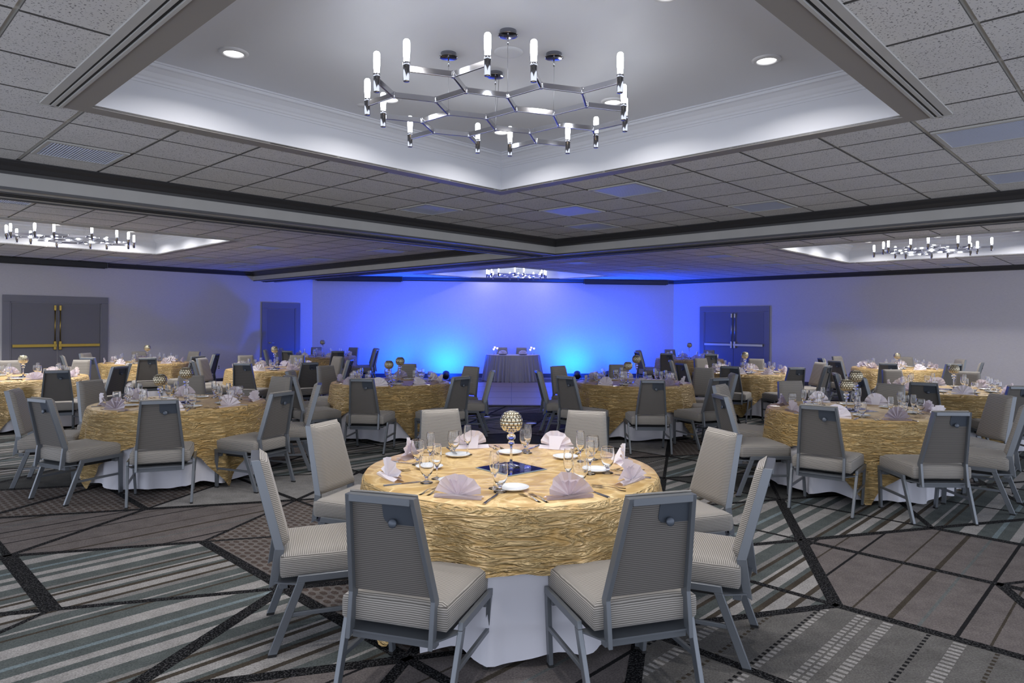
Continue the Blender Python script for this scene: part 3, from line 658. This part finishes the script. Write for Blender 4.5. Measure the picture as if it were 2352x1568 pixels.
# chairs: top-of-back position (x, y) and optional facing vector
CHAIRS = {
 'A': [((-.517, 2.74), (.29, .957)), ((.605, 2.765), (-.30, .954)), ((-1.29, 3.555), (.94, .35)), ((1.29, 3.43), (-.905, .39)), ((-1.25, 4.675), (.935, -.354)), ((1.285, 4.425), (-.944, -.33)), ((-.57, 5.43), (.386, -.92)), ((.54, 5.27), (-.31, -.95))],
 'B': [((-3.09, 5.98), (-.38, .925)), ((-4.19, 6.07), (.43, .9)), ((-4.99, 6.82), (.94, .34)), ((-4.9, 7.92), (.944, -.33)), ((-4.09, 8.7), (.35, -.94)), ((-2.96, 8.52), (-.4, -.92)), ((-2.27, 6.73), (-.92, .4)), ((-2.25, 7.72), (-.97, -.25))],
 'C': [((2.65, 5.88), (.6, .8)), ((3.58, 5.55), (0, 1)), ((4.54, 6.13), (-.74, .67)), ((4.84, 6.95), (-1, -.06)), ((2.07, 6.75), (.98, .1)), ((2.53, 7.84), (.77, -.63)), ((4.43, 8.03), (-.75, -.66)), ((3.48, 8.38), (.1, -1))],
 'D': [((-1.85, 8.43), (.1, 1)), ((-.655, 8.83), (-.75, .66)), ((-.28, 10.08), (-1, 0)), ((-.79, 10.9), (-.62, -.78)), ((-1.78, 11.25), (0, -1)), ((-2.72, 10.76), (.78, -.62)), ((-2.88, 8.85), (.78, .62)), ((-3.17, 9.79), (1, .06))],
 'E': [((1.76, 8.51), (.03, 1)), ((.72, 9.04), (.7, .7)), ((.39, 10.15), (1, .08)), ((.9, 11.17), (.63, -.77)), ((1.84, 11.4), (0, -1)), ((2.76, 10.84), (-.35, -.94)), ((2.72, 8.92), (-.44, .9)), ((3.2, 9.81), (-.97, .1))],
 'F': [((-6.34, 9.5), (-.5, .87)), ((-8.7, 11.8), (.6, -.8)), ((-7.63, 12.1), (0, -1)), ((-6.02, 10.46), (-.96, .2)), ((-6.33, 11.28), (-.85, -.52)), ((-7.6, 9.05), (0, 1))],
 'G': [((-8.06, 12.95), (.1, 1)), ((-9.05, 13.7), (.8, .6)), ((-9.2, 14.8), (1, -.12)), ((-8.6, 15.74), (.54, -.84)), ((-7.47, 15.85), (-.3, -.95)), ((-6.96, 13.02), (-.5, .87)), ((-6.33, 13.74), (-.87, .49)), ((-6.47, 14.9), (-1, -.1))],
 'H': [((-5.6, 12.2), (.85, .53)), ((-5.95, 13.07), (1, -.1)), ((-4.53, 11.47), (0, 1)), ((-3.5, 11.8), (-.66, .75)), ((-5.55, 14.2), (.6, -.8)), ((-4.55, 14.45), (0, -1)), ((-3.58, 14.0), (-.65, -.76)), ((-3.14, 12.96), (-1, 0))],
 'I': [((-6.3, 17.5), (.97, .2)), ((-6.28, 18.5), (.9, -.3)), ((-5.45, 16.75), (.3, .95)), ((-5.5, 19.25), (.4, -.9)), ((-4.5, 19.3), (-.35, -.94)), ((-4.28, 16.75), (-.5, .86)), ((-3.75, 18.85), (-.83, -.55)), ((-3.6, 17.95), (-1, 0))],
 'J': [((3.5, 18.75), (.85, -.5)), ((3.25, 17.6), (.95, .25)), ((3.78, 16.65), (.55, .83)), ((4.8, 16.45), (-.05, 1)), ((4.5, 19.4), (.1, -1)), ((5.5, 19.1), (-.55, -.83)), ((6.0, 17.8), (-1, .1))],
 'K': [((3.95, 14.2), (.36, -.93)), ((5.05, 14.1), (-.46, -.89)), ((3.68, 11.5), (.48, .88)), ((4.72, 11.3), (-.2, .98)), ((5.75, 12.95), (-.95, -.25)), ((3.15, 13.45), (1, -.2)), ((3.08, 12.4), (.95, .3)), ((5.5, 11.85), (-.75, .66))],
 'L': [((6.72, 14.8), (1, -.1)), ((6.5, 13.7), (.9, .43)), ((7.6, 15.6), (.5, -.87)), ((8.85, 15.4), (-.5, -.87)), ((7.1, 12.85), (.55, .83)), ((9.5, 14.6), (-1, .0)), ((8.3, 12.8), (0, 1)), ((9.25, 13.4), (-.8, .6))],
 'M': [((5.08, 8.4), (.6, .8)), ((6.1, 10.85), (0, -1)), ((6.98, 10.45), (-.68, -.73)), ((5.98, 8.0), (.05, 1)), ((4.85, 10.05), (1, -.3)), ((4.72, 9.25), (.97, .2))],
}
SLOT = ['near', 'near right', 'right', 'far right', 'far', 'far left', 'left', 'near left']
def slots(c, pts):
    """give each point around c one of eight compass-like names seen from the camera, each name once"""
    base = math.atan2(-c[1], -c[0]); an = [((math.atan2(p[1] - c[1], p[0] - c[0]) - base) % (2 * PI)) for p in pts]
    idx = sorted(range(len(pts)), key=lambda i: an[i]); best = None
    for cmb in itertools.combinations(range(8), len(pts)):
        for sh in range(len(pts)):
            e = 0
            for k, i in enumerate(idx):
                t = cmb[(k + sh) % len(pts)] * PI / 4; dd = abs((an[i] - t + PI) % (2 * PI) - PI); e += dd * dd
            if best is None or e < best[0]: best = (e, cmb, sh)
    out = [None] * len(pts)
    for k, i in enumerate(idx): out[i] = SLOT[best[1][(k + best[2]) % len(pts)]]
    return out
for key, lst in CHAIRS.items():
    T = tables[key]; c = T['c']; names = slots(c, [p for p, f in lst]); T['chairs'] = lst; T['slots'] = names
    for (p, f), nm in zip(lst, names):
        q = Vector(p) - Vector(c); p = tuple(Vector(c) + q * max(1, 1.43 / q.length))
        f = Vector(f).normalized(); rz = math.atan2(f.y, f.x) - PI / 2; o = Vector(p) - f * TOPY
        vd = Vector(p).normalized().dot(f); how = 'from behind' if vd > .5 else ('from the front' if vd < -.5 else 'from the side')
        dup(CH0, (o.x, o.y, 0), rz, 'grey banquet chair %s, %s of %s' % (how, nm, T['d']))
for x, nm in ((-.29, 'left'), (.29, 'right')):
    dup(CH0, (x, 20.19 + TOPY, 0), PI, 'dark chair behind the head table, %s one' % nm)
kill(CH0)

# ------------------------------------------------------------------ tables and linens
RT = .868; ZTOP = .752; ZCL = .762
def fold(th, sd):
    t = th + .05 * math.sin(5 * th + sd) + .04 * math.sin(3 * th - sd)
    return (1.25 * (1 - abs(math.sin(8 * t + sd)) ** .9) - .55) * (.75 + .35 * math.sin(3 * th + 2 * sd)) + .22 * math.sin(23 * t + sd)
def underlay(sd):
    def f(i, j):
        th = 2 * PI * i / 160
        if j <= 3: return ((RT - .012) * j / 3 * math.cos(th) if j else .001 * math.cos(th), (RT - .012) * j / 3 * math.sin(th) if j else .001 * math.sin(th), ZTOP + .004)
        h = [.012, .06, .15, .25, .35, .45, .54, .62, .68, .71][j - 4]; k = min(1, h / .45)
        r = RT - .012 + .022 * k * h / .7 + (.032 + .045 * k) * k * fold(th, sd); z = ZTOP + .004 - h
        if j == 13: z += .014 * math.sin(11 * th + sd) + .012 * math.sin(5 * th) + .0
        return (r * math.cos(th), r * math.sin(th), max(z, .004))
    m = MB(); m.grid(f, 160, 14, True, True); return m
def overlay(sd, th0, half):
    def f(i, j):
        th = 2 * PI * i / 216; ph = th - th0; L = half / max(abs(math.cos(ph)), abs(math.sin(ph))); L = min(L, half * 1.38)
        if j <= 4: r = (RT - .008) * j / 4 + (.001 if j == 0 else 0); return (r * math.cos(th), r * math.sin(th), ZCL)
        hm = min(L - RT, .75); v = (j - 4) / 12; h = hm * v; k = min(1, h / .45)
        r = RT + .004 + .045 * k * h / .7 + (.032 + .045 * k) * k * fold(th, sd) + .014 * min(1, h / .1) + .010 * math.sin(23 * th + sd * 3) * k * k
        z = ZCL - h + (.016 * fold(th + .2, sd) + .006 * math.sin(31 * th + sd)) * (v ** 3)
        if h < .03: z = ZCL - h; r = RT + .010 * math.sqrt(max(0, h / .03))
        return (r * math.cos(th), r * math.sin(th), max(z, .006))
    m = MB(); m.grid(f, 216, 17, True, True); return m
tt_me = MB().lathe([(0, 0), (RT - .035, 0), (RT - .03, -.003), (RT - .03, -.02), (0, -.022)], 48).mesh('tabletop', ply_m)
tl_me = MB().tube([(0, 0, 0), (0, 0, ZTOP - .03)], .016, 10).mesh('leg', steel_m)
for key, T in tables.items():
    x, y = T['c']; sd = (ord(key) * 1.7) % 6.28
    t = thing('round_table', 'round banquet table hidden under the cloths of ' + T['d'], 'table', (x, y, 0), 0, 'round banquet tables')
    ob('tabletop', tt_me, t, (0, 0, ZTOP))
    for k in range(4): ob('leg', tl_me, t, (.5 * math.cos(k * PI / 2 + .6), .5 * math.sin(k * PI / 2 + .6), .001))
    o = put('underlay_cloth', underlay(sd), white_m, None, (x, y, 0)); tag(o, 'white floor-length cloth under the gold one on ' + T['d'], 'tablecloth', 'white floor-length tablecloths')
    th0 = math.radians(T['th']); o = put('gold_tablecloth', overlay(sd, th0, 1.175), gold_m, None, (x, y, 0)); tag(o, 'gold crinkled satin overlay draped over ' + T['d'], 'tablecloth', 'gold satin tablecloths')

# ------------------------------------------------------------------ tableware
def napkin_mesh(v):
    m = MB(); n = 6; R0 = .118; rnd = random.Random(v)
    # fan: pleated half disc leaning slightly back
    cols = 2 * n + 1; a0, a1 = math.radians(10), math.radians(170)
    def f(i, j):
        u = i / (cols - 1); t = a0 + (a1 - a0) * u; r = [.006, .03, .06, .09, .112][j] * (1 + .05 * math.sin(3 * t + v)) * (R0 / .118)
        pl = (.5 if i % 2 else -.5) * (.004 + .20 * r) * (.8 + .3 * math.sin(i * 1.7 + v)); lean = .16 * r * math.sin(t) + .02 * math.sin(2 * t + v) * r / .1
        return (-r * math.cos(t) * 1.08, pl + lean - .004, .012 + r * math.sin(t) * 1.0)
    a = m.grid(f, cols, 5)
    # folded base wedge behind and below
    def g(i, j):
        u = i / 10 * 2 - 1; return (u * .124, [-.022, -.026, .0, .03, .055][j] * (1 - .25 * abs(u)), [.001, .012 + .006 * math.cos(3 * u + v), .020, .010, .001][j])
    m.grid(g, 11, 5)
    def hh(i, j):   # supporting tail
        u = i / 6 * 2 - 1; v_ = j / 4; return (u * (.055 - .02 * v_), .012 + .055 * v_, .085 * (1 - v_) + .004)
    m.grid(hh, 7, 5)
    bmesh.ops.solidify(m.b, geom=m.b.faces[:], thickness=.0022)
    for f_ in m.b.faces: f_.smooth = False
    zmin = min(q.co.z for q in m.b.verts); bmesh.ops.translate(m.b, verts=m.b.verts[:], vec=(0, 0, -zmin))
    me = m.mesh('napkin', napkin_m); return me
NAP = [napkin_mesh(v) for v in (0.3, 1.4, 2.9, 4.4)]
def glassmesh(name, outer, inner, n=28):
    ro, zr = outer[-1]; ri = inner[0][0]; outer = outer[:-1] + [(ro + .00005, zr - .0022), (ro, zr - .0006), ((ro * 3 + ri) / 4, zr - .0001)]; inner = [((ro + ri * 3) / 4, zr - .0001), (ri, zr - .0006), (ri + .00005, zr - .0022)] + inner[1:]
    return MB().lathe(outer + inner, n).mesh(name, glass_m)
gob_me = glassmesh('goblet', [(0, .0), (.034, 0), (.035, .002), (.03, .005), (.012, .012), (.009, .02), (.010, .03), (.016, .038), (.028, .052), (.038, .075), (.0415, .10), (.0405, .125), (.037, .152)], [(.0358, .152), (.039, .125), (.040, .10), (.0365, .077), (.027, .056), (.014, .044), (0, .042)])
flu_me = glassmesh('flute', [(0, .0), (.031, 0), (.032, .002), (.026, .005), (.008, .010), (.005, .02), (.0045, .05), (.006, .065), (.013, .075), (.021, .09), (.026, .115), (.027, .14), (.0255, .17), (.023, .195)], [(.0218, .195), (.0242, .17), (.0255, .14), (.0245, .115), (.0195, .093), (.011, .081), (0, .078)])
pl_me = MB().lathe([(0, .003), (.045, .003), (.05, .005), (.074, .013), (.082, .0165), (.083, .0155), (.076, .010), (.052, .001), (.048, 0), (0, 0)], 40).mesh('bread_plate', china_m)
def fork_mesh():
    m = MB(); N_ = 14
    def w(v): return .0075 if v < .12 else (.0075 - (v - .12) / .38 * .004 if v < .5 else (.0032 if v < .6 else .0032 + (v - .6) / .12 * .0085 if v < .72 else .0118))
    def z(v): return .003 + .010 * math.sin(max(0, (v - .15)) * PI / .62) * (v < .78) + (.004 if v > .9 else 0)
    def f(i, j): v = j / (N_ - 1) * .78; return ((i / 2 * 2 - 1) * w(v), v * .19, max(.002, z(v)))
    m.grid(f, 3, N_)
    for k in range(4):
        x = -.0105 + k * .007; m.grid(lambda i, j: (x + (i - .5) * .0034, .147 + j * .014, .003 + .0035 * (j - 1.4) ** 2 * .35), 2, 4)
    bmesh.ops.solidify(m.b, geom=m.b.faces[:], thickness=.0016); zm = min(q.co.z for q in m.b.verts); bmesh.ops.translate(m.b, verts=m.b.verts[:], vec=(0, -.095, -zm)); return m.mesh('fork', cutlery_m)
def knife_mesh():
    m = MB()
    m.prism([(-.008, 0), (.008, 0), (.0065, .05), (.0055, .10), (-.0055, .10), (-.0065, .05)], lambda x, y: (x, y, .0), lambda x, y: (x * .6, y, .006))
    m.prism([(-.006, .10), (.006, .10), (.010, .13), (.0095, .19), (.002, .215), (-.005, .205), (-.006, .14)], lambda x, y: (x, y, .0015), lambda x, y: (x, y, .003))
    bmesh.ops.translate(m.b, verts=m.b.verts[:], vec=(0, -.108, 0)); return m.mesh('knife', cutlery_m)
fork_me, knife_me = fork_mesh(), knife_mesh()
cutl = set('ABCDEFKM')
rnd = random.Random(5)
ZS = ZCL + .0015
def place(me, name, x, y, rz, label, cat, group, z=ZS): return tag(ob(name, me, None, (x, y, z), rz), label, cat, group)
NAPX = {}
for key, T in tables.items():
    c = T['c']; lst = T['chairs']
    if len(lst) == 8: dirs = [(Vector(p) - Vector(c)).normalized() for p, f in lst]; nms = T['slots']
    else:
        b0 = math.atan2(-c[1], -c[0]) + .2; dirs = [Vector((math.cos(b0 + k * PI / 4), math.sin(b0 + k * PI / 4))) for k in range(8)]; nms = slots(c, [Vector(c) + d for d in dirs])
    d_ = T['d']
    for d, nm in zip(dirs, nms):
        rad = math.atan2(d.y, d.x); f = -d; r = Vector((f.y, -f.x))     # f towards centre, r to the diner's right
        def P(x, rd): q = Vector(c) + d * rd + r * x; return q.x, q.y
        rz = math.atan2(f.y, f.x) - PI / 2; jit = lambda s: rnd.uniform(-s, s); seat = '%s place at %s' % (nm, d_)
        x, y = P(jit(.02), .745 + jit(.01)); place(rnd.choice(NAP), 'napkin', x, y, rz + jit(.22), 'white fan-folded napkin, ' + seat, 'napkin', 'white fan-folded napkins')
        x, y = P(-.18 + jit(.02), .46 + jit(.02)); place(pl_me, 'bread_plate', x, y, 0, 'small bread plate, ' + seat, 'plate', 'white bread plates')
        x, y = P(.165 + jit(.015), .57 + jit(.02)); place(gob_me, 'water_goblet', x, y, 0, 'clear water goblet, ' + seat, 'glass', 'stemmed water goblets')
        x, y = P(.10 + jit(.015), .485 + jit(.02)); place(flu_me, 'champagne_flute', x, y, 0, 'tall champagne flute, ' + seat, 'glass', 'champagne flutes')
        if key in cutl:
            for q, (fx, nn) in enumerate(((-.155, 'inner'), (-.20, 'outer'))):
                x, y = P(fx + jit(.006), .675 + jit(.012)); place(fork_me, 'fork', x, y, rz + jit(.12), '%s fork, %s' % (nn, seat), 'fork', 'dinner forks')
            x, y = P(.155 + jit(.01), .705 + jit(.01)); place(knife_me, 'knife', x, y, rz + jit(.12), 'steel knife, ' + seat, 'knife', 'dinner knives')
# candle holders and mirror tiles
def globe(n=96, rows=50):
    m = MB(); R0 = .066
    def f(i, j):
        th = 2 * PI * i / n; v = .10 + .74 * j / (rows - 1); ph = PI * (1 - v); row = j / (rows - 1) * 7
        b = abs(math.sin(th * 8 + (PI / 2 if int(row) % 2 else 0))) * abs(math.sin(row * PI)); on = 1 if row > .9 else 0
        r = R0 * (1 + .07 * math.sqrt(b) * on); return (r * math.sin(ph) * math.cos(th), r * math.sin(ph) * math.sin(th), R0 + r * math.cos(ph))
    a = m.grid(f, n, rows, True)
    for fc in m.b.faces:
        q = fc.calc_center_median(); rr = (q - Vector((0, 0, R0))).length / R0
        if rr < 1.028 and q.z > .03: fc.material_index = 1
    zt = a[0][-1].co.z; rt = math.hypot(a[0][-1].co.x, a[0][-1].co.y)
    m.lathe([(rt, zt), (rt + .0005, zt + .004), (rt - .002, zt + .004), (rt - .003, zt - .004), (.058, .09), (.060, .06), (.045, .022), (0, .014)], n)
    return m.mesh('globe', [merc_m, merc2_m]), zt
GL, GZ = globe()
HOLD = [('A', 0, .03, .335, 1, 'single tall silver globe'), ('B', -.16, -.12, .315, 0, 'shorter of two silver globe'), ('B', .05, .02, .375, 1, 'taller of two silver globe'), ('C', -.12, -.05, .325, 0, 'shorter of two silver globe'), ('C', 0, 0, .41, 1, 'taller of two silver globe'), ('D', -.02, -.05, .315, 1, 'shorter of two silver globe'), ('D', .12, .1, .365, 0, 'taller of two silver globe'), ('E', -.11, -.15, .315, 1, 'shorter of two silver globe'), ('E', .06, .08, .41, 0, 'taller of two silver globe'),
        ('F', .0, 0, .33, 1, 'silver globe'), ('G', .05, 0, .37, 1, 'silver globe'), ('H', 0, 0, .42, 1, 'silver globe'), ('I', 0, 0, .42, 1, 'silver globe'), ('J', 0, 0, .41, 1, 'silver globe'), ('K', -.02, .05, .37, 1, 'silver globe'), ('L', 0, .0, .31, 1, 'silver globe'), ('M', 0, -.1, .35, 1, 'silver globe')]
st_me = {}
for key, dx, dy, H_, mir, lab in HOLD:
    x, y = tables[key]['c']; dn = tables[key]['d']; zz = ZS
    if mir:
        t = thing('mirror_tile', 'square mirror tile under the centrepiece of ' + dn, 'mirror', (x, y, ZS), math.radians(41 + (0 if key == 'A' else ord(key) * 13)), 'square mirror tiles')
        put('mirror', MB().box(-.145, .145, -.145, .145, 0, .004), mirror_m, t); q = .155
        put('bevel_edge', MB().prism([(-q, -q), (q, -q), (q, q), (-q, q)], lambda a, b: (a, b, 0), lambda a, b: (a * .94, b * .94, .0034)), mirrored_m, t); zz = ZS + .0045
    t = thing('candle_holder', lab + ' candle holder on ' + dn, 'candle holder', (x + dx, y + dy, zz), 0, 'silver globe candle holders')
    s = H_ - GZ - .004
    if H_ not in st_me:
        z = s; st_me[H_] = MB().lathe([(0, 0), (.052, 0), (.054, .003), (.045, .007), (.016, .014), (.010, .022), (.0075, .05), (.0065, z * .55), (.009, z - .075), (.020, z - .066), (.022, z - .058), (.014, z - .05), (.013, z - .046), (.024, z - .038), (.027, z - .026), (.024, z - .014), (.016, z - .008), (.018, z + .006), (.026, z + .012), (0, z + .012)], 24).mesh('stem', glass_m)
    ob('stem', st_me[H_], t); ob('globe', GL, t, (0, 0, s))

# ------------------------------------------------------------------ head table
HX, HY = .03, 19.93
t = thing('head_table', 'half-round head table with a pleated grey skirt before the blue wall', 'table', (HX, HY, 0))
def halfring(fn, n=120, rows=12):
    m = MB(); m.grid(fn, n, rows); return m
def sk(i, j):
    u = i / 159; L = .74
    if u < .14: p = Vector((-.76 + 1.52 * (u / .14), .10)); nn = Vector((0, 1))
    else: th = -PI * (u - .14) / .86; p = Vector((.76 * math.cos(th), .72 * math.sin(th) + .02)); nn = Vector((math.cos(th), math.sin(th)))
    h = j / 11; k = .014 + .06 * h; off = .02 + .085 * h + k * (abs(math.sin(u * 96 + math.sin(u * 40))) - .5 + .25 * math.sin(u * 171 + 1))
    p = p + nn * off; return (p.x, p.y, .735 - .728 * h + (.006 * math.sin(u * 140) if j == 11 else 0))
m = MB(); m.grid(sk, 160, 12, True); put('skirt', m, skirt_m, t)
pts = [(.775 * math.cos(th), .735 * math.sin(th) + .02) for th in [-PI * k / 28 for k in range(29)]][::-1]; pts = [(-.775, .11)] + pts + [(.775, .11)]
put('top_cloth', MB().prism(pts, lambda x, y: (x, y, .735), lambda x, y: (x, y, .758), .004), topcloth_m, t)
put('tabletop', MB().prism([(x * .96, y * .96) for x, y in pts], lambda x, y: (x, y, .70), lambda x, y: (x, y, .734)), ply_m, t)
for k in range(4): ob('leg', MB().tube([(0, 0, 0), (0, 0, .70)], .016, 8).mesh('leg', steel_m), t, ((-.5, .5, -.35, .35)[k], (0, 0, -.45, -.45)[k], .001))
for x, nm in ((-.29, 'left'), (.29, 'right')):
    tag(put('dinner_plate', MB().lathe([(0, .004), (.09, .004), (.125, .016), (.127, .014), (.09, 0), (0, 0)], 32), plate_dark_m, None, (HX + x, HY - .42, .760)), 'dark dinner plate under the %s napkin on the head table' % nm, 'plate')
    o = ob('napkin', NAP[0], None, (HX + x, HY - .42, .7785), 0); tag(o, 'white fan-folded napkin on the head table, %s of the pair' % nm, 'napkin', 'white fan-folded napkins')
for k, (x, dy, h, nm) in enumerate(((-.52, -.28, .23, 'tallest, left group'), (-.55, -.36, .18, 'shortest, left group'), (-.45, -.26, .205, 'middle, left group'), (.53, -.28, .23, 'tallest, right group'), (.50, -.36, .17, 'shortest, right group'), (.61, -.28, .205, 'middle, right group'))):
    t = thing('votive_holder', 'glowing stemmed votive on the head table, ' + nm, 'candle holder', (HX + x, HY + dy, .7595), 0, 'glowing votives on the head table')
    put('stem', MB().lathe([(0, 0), (.028, 0), (.028, .003), (.006, .008), (.004, h - .055), (.01, h - .05), (0, h - .049)], 14), glass_m, t)
    put('votive', MB().lathe([(0, h - .048), (.018, h - .044), (.027, h - .025), (.024, h - .006), (.018, h), (0, h - .004)], 14), candle_m, t)
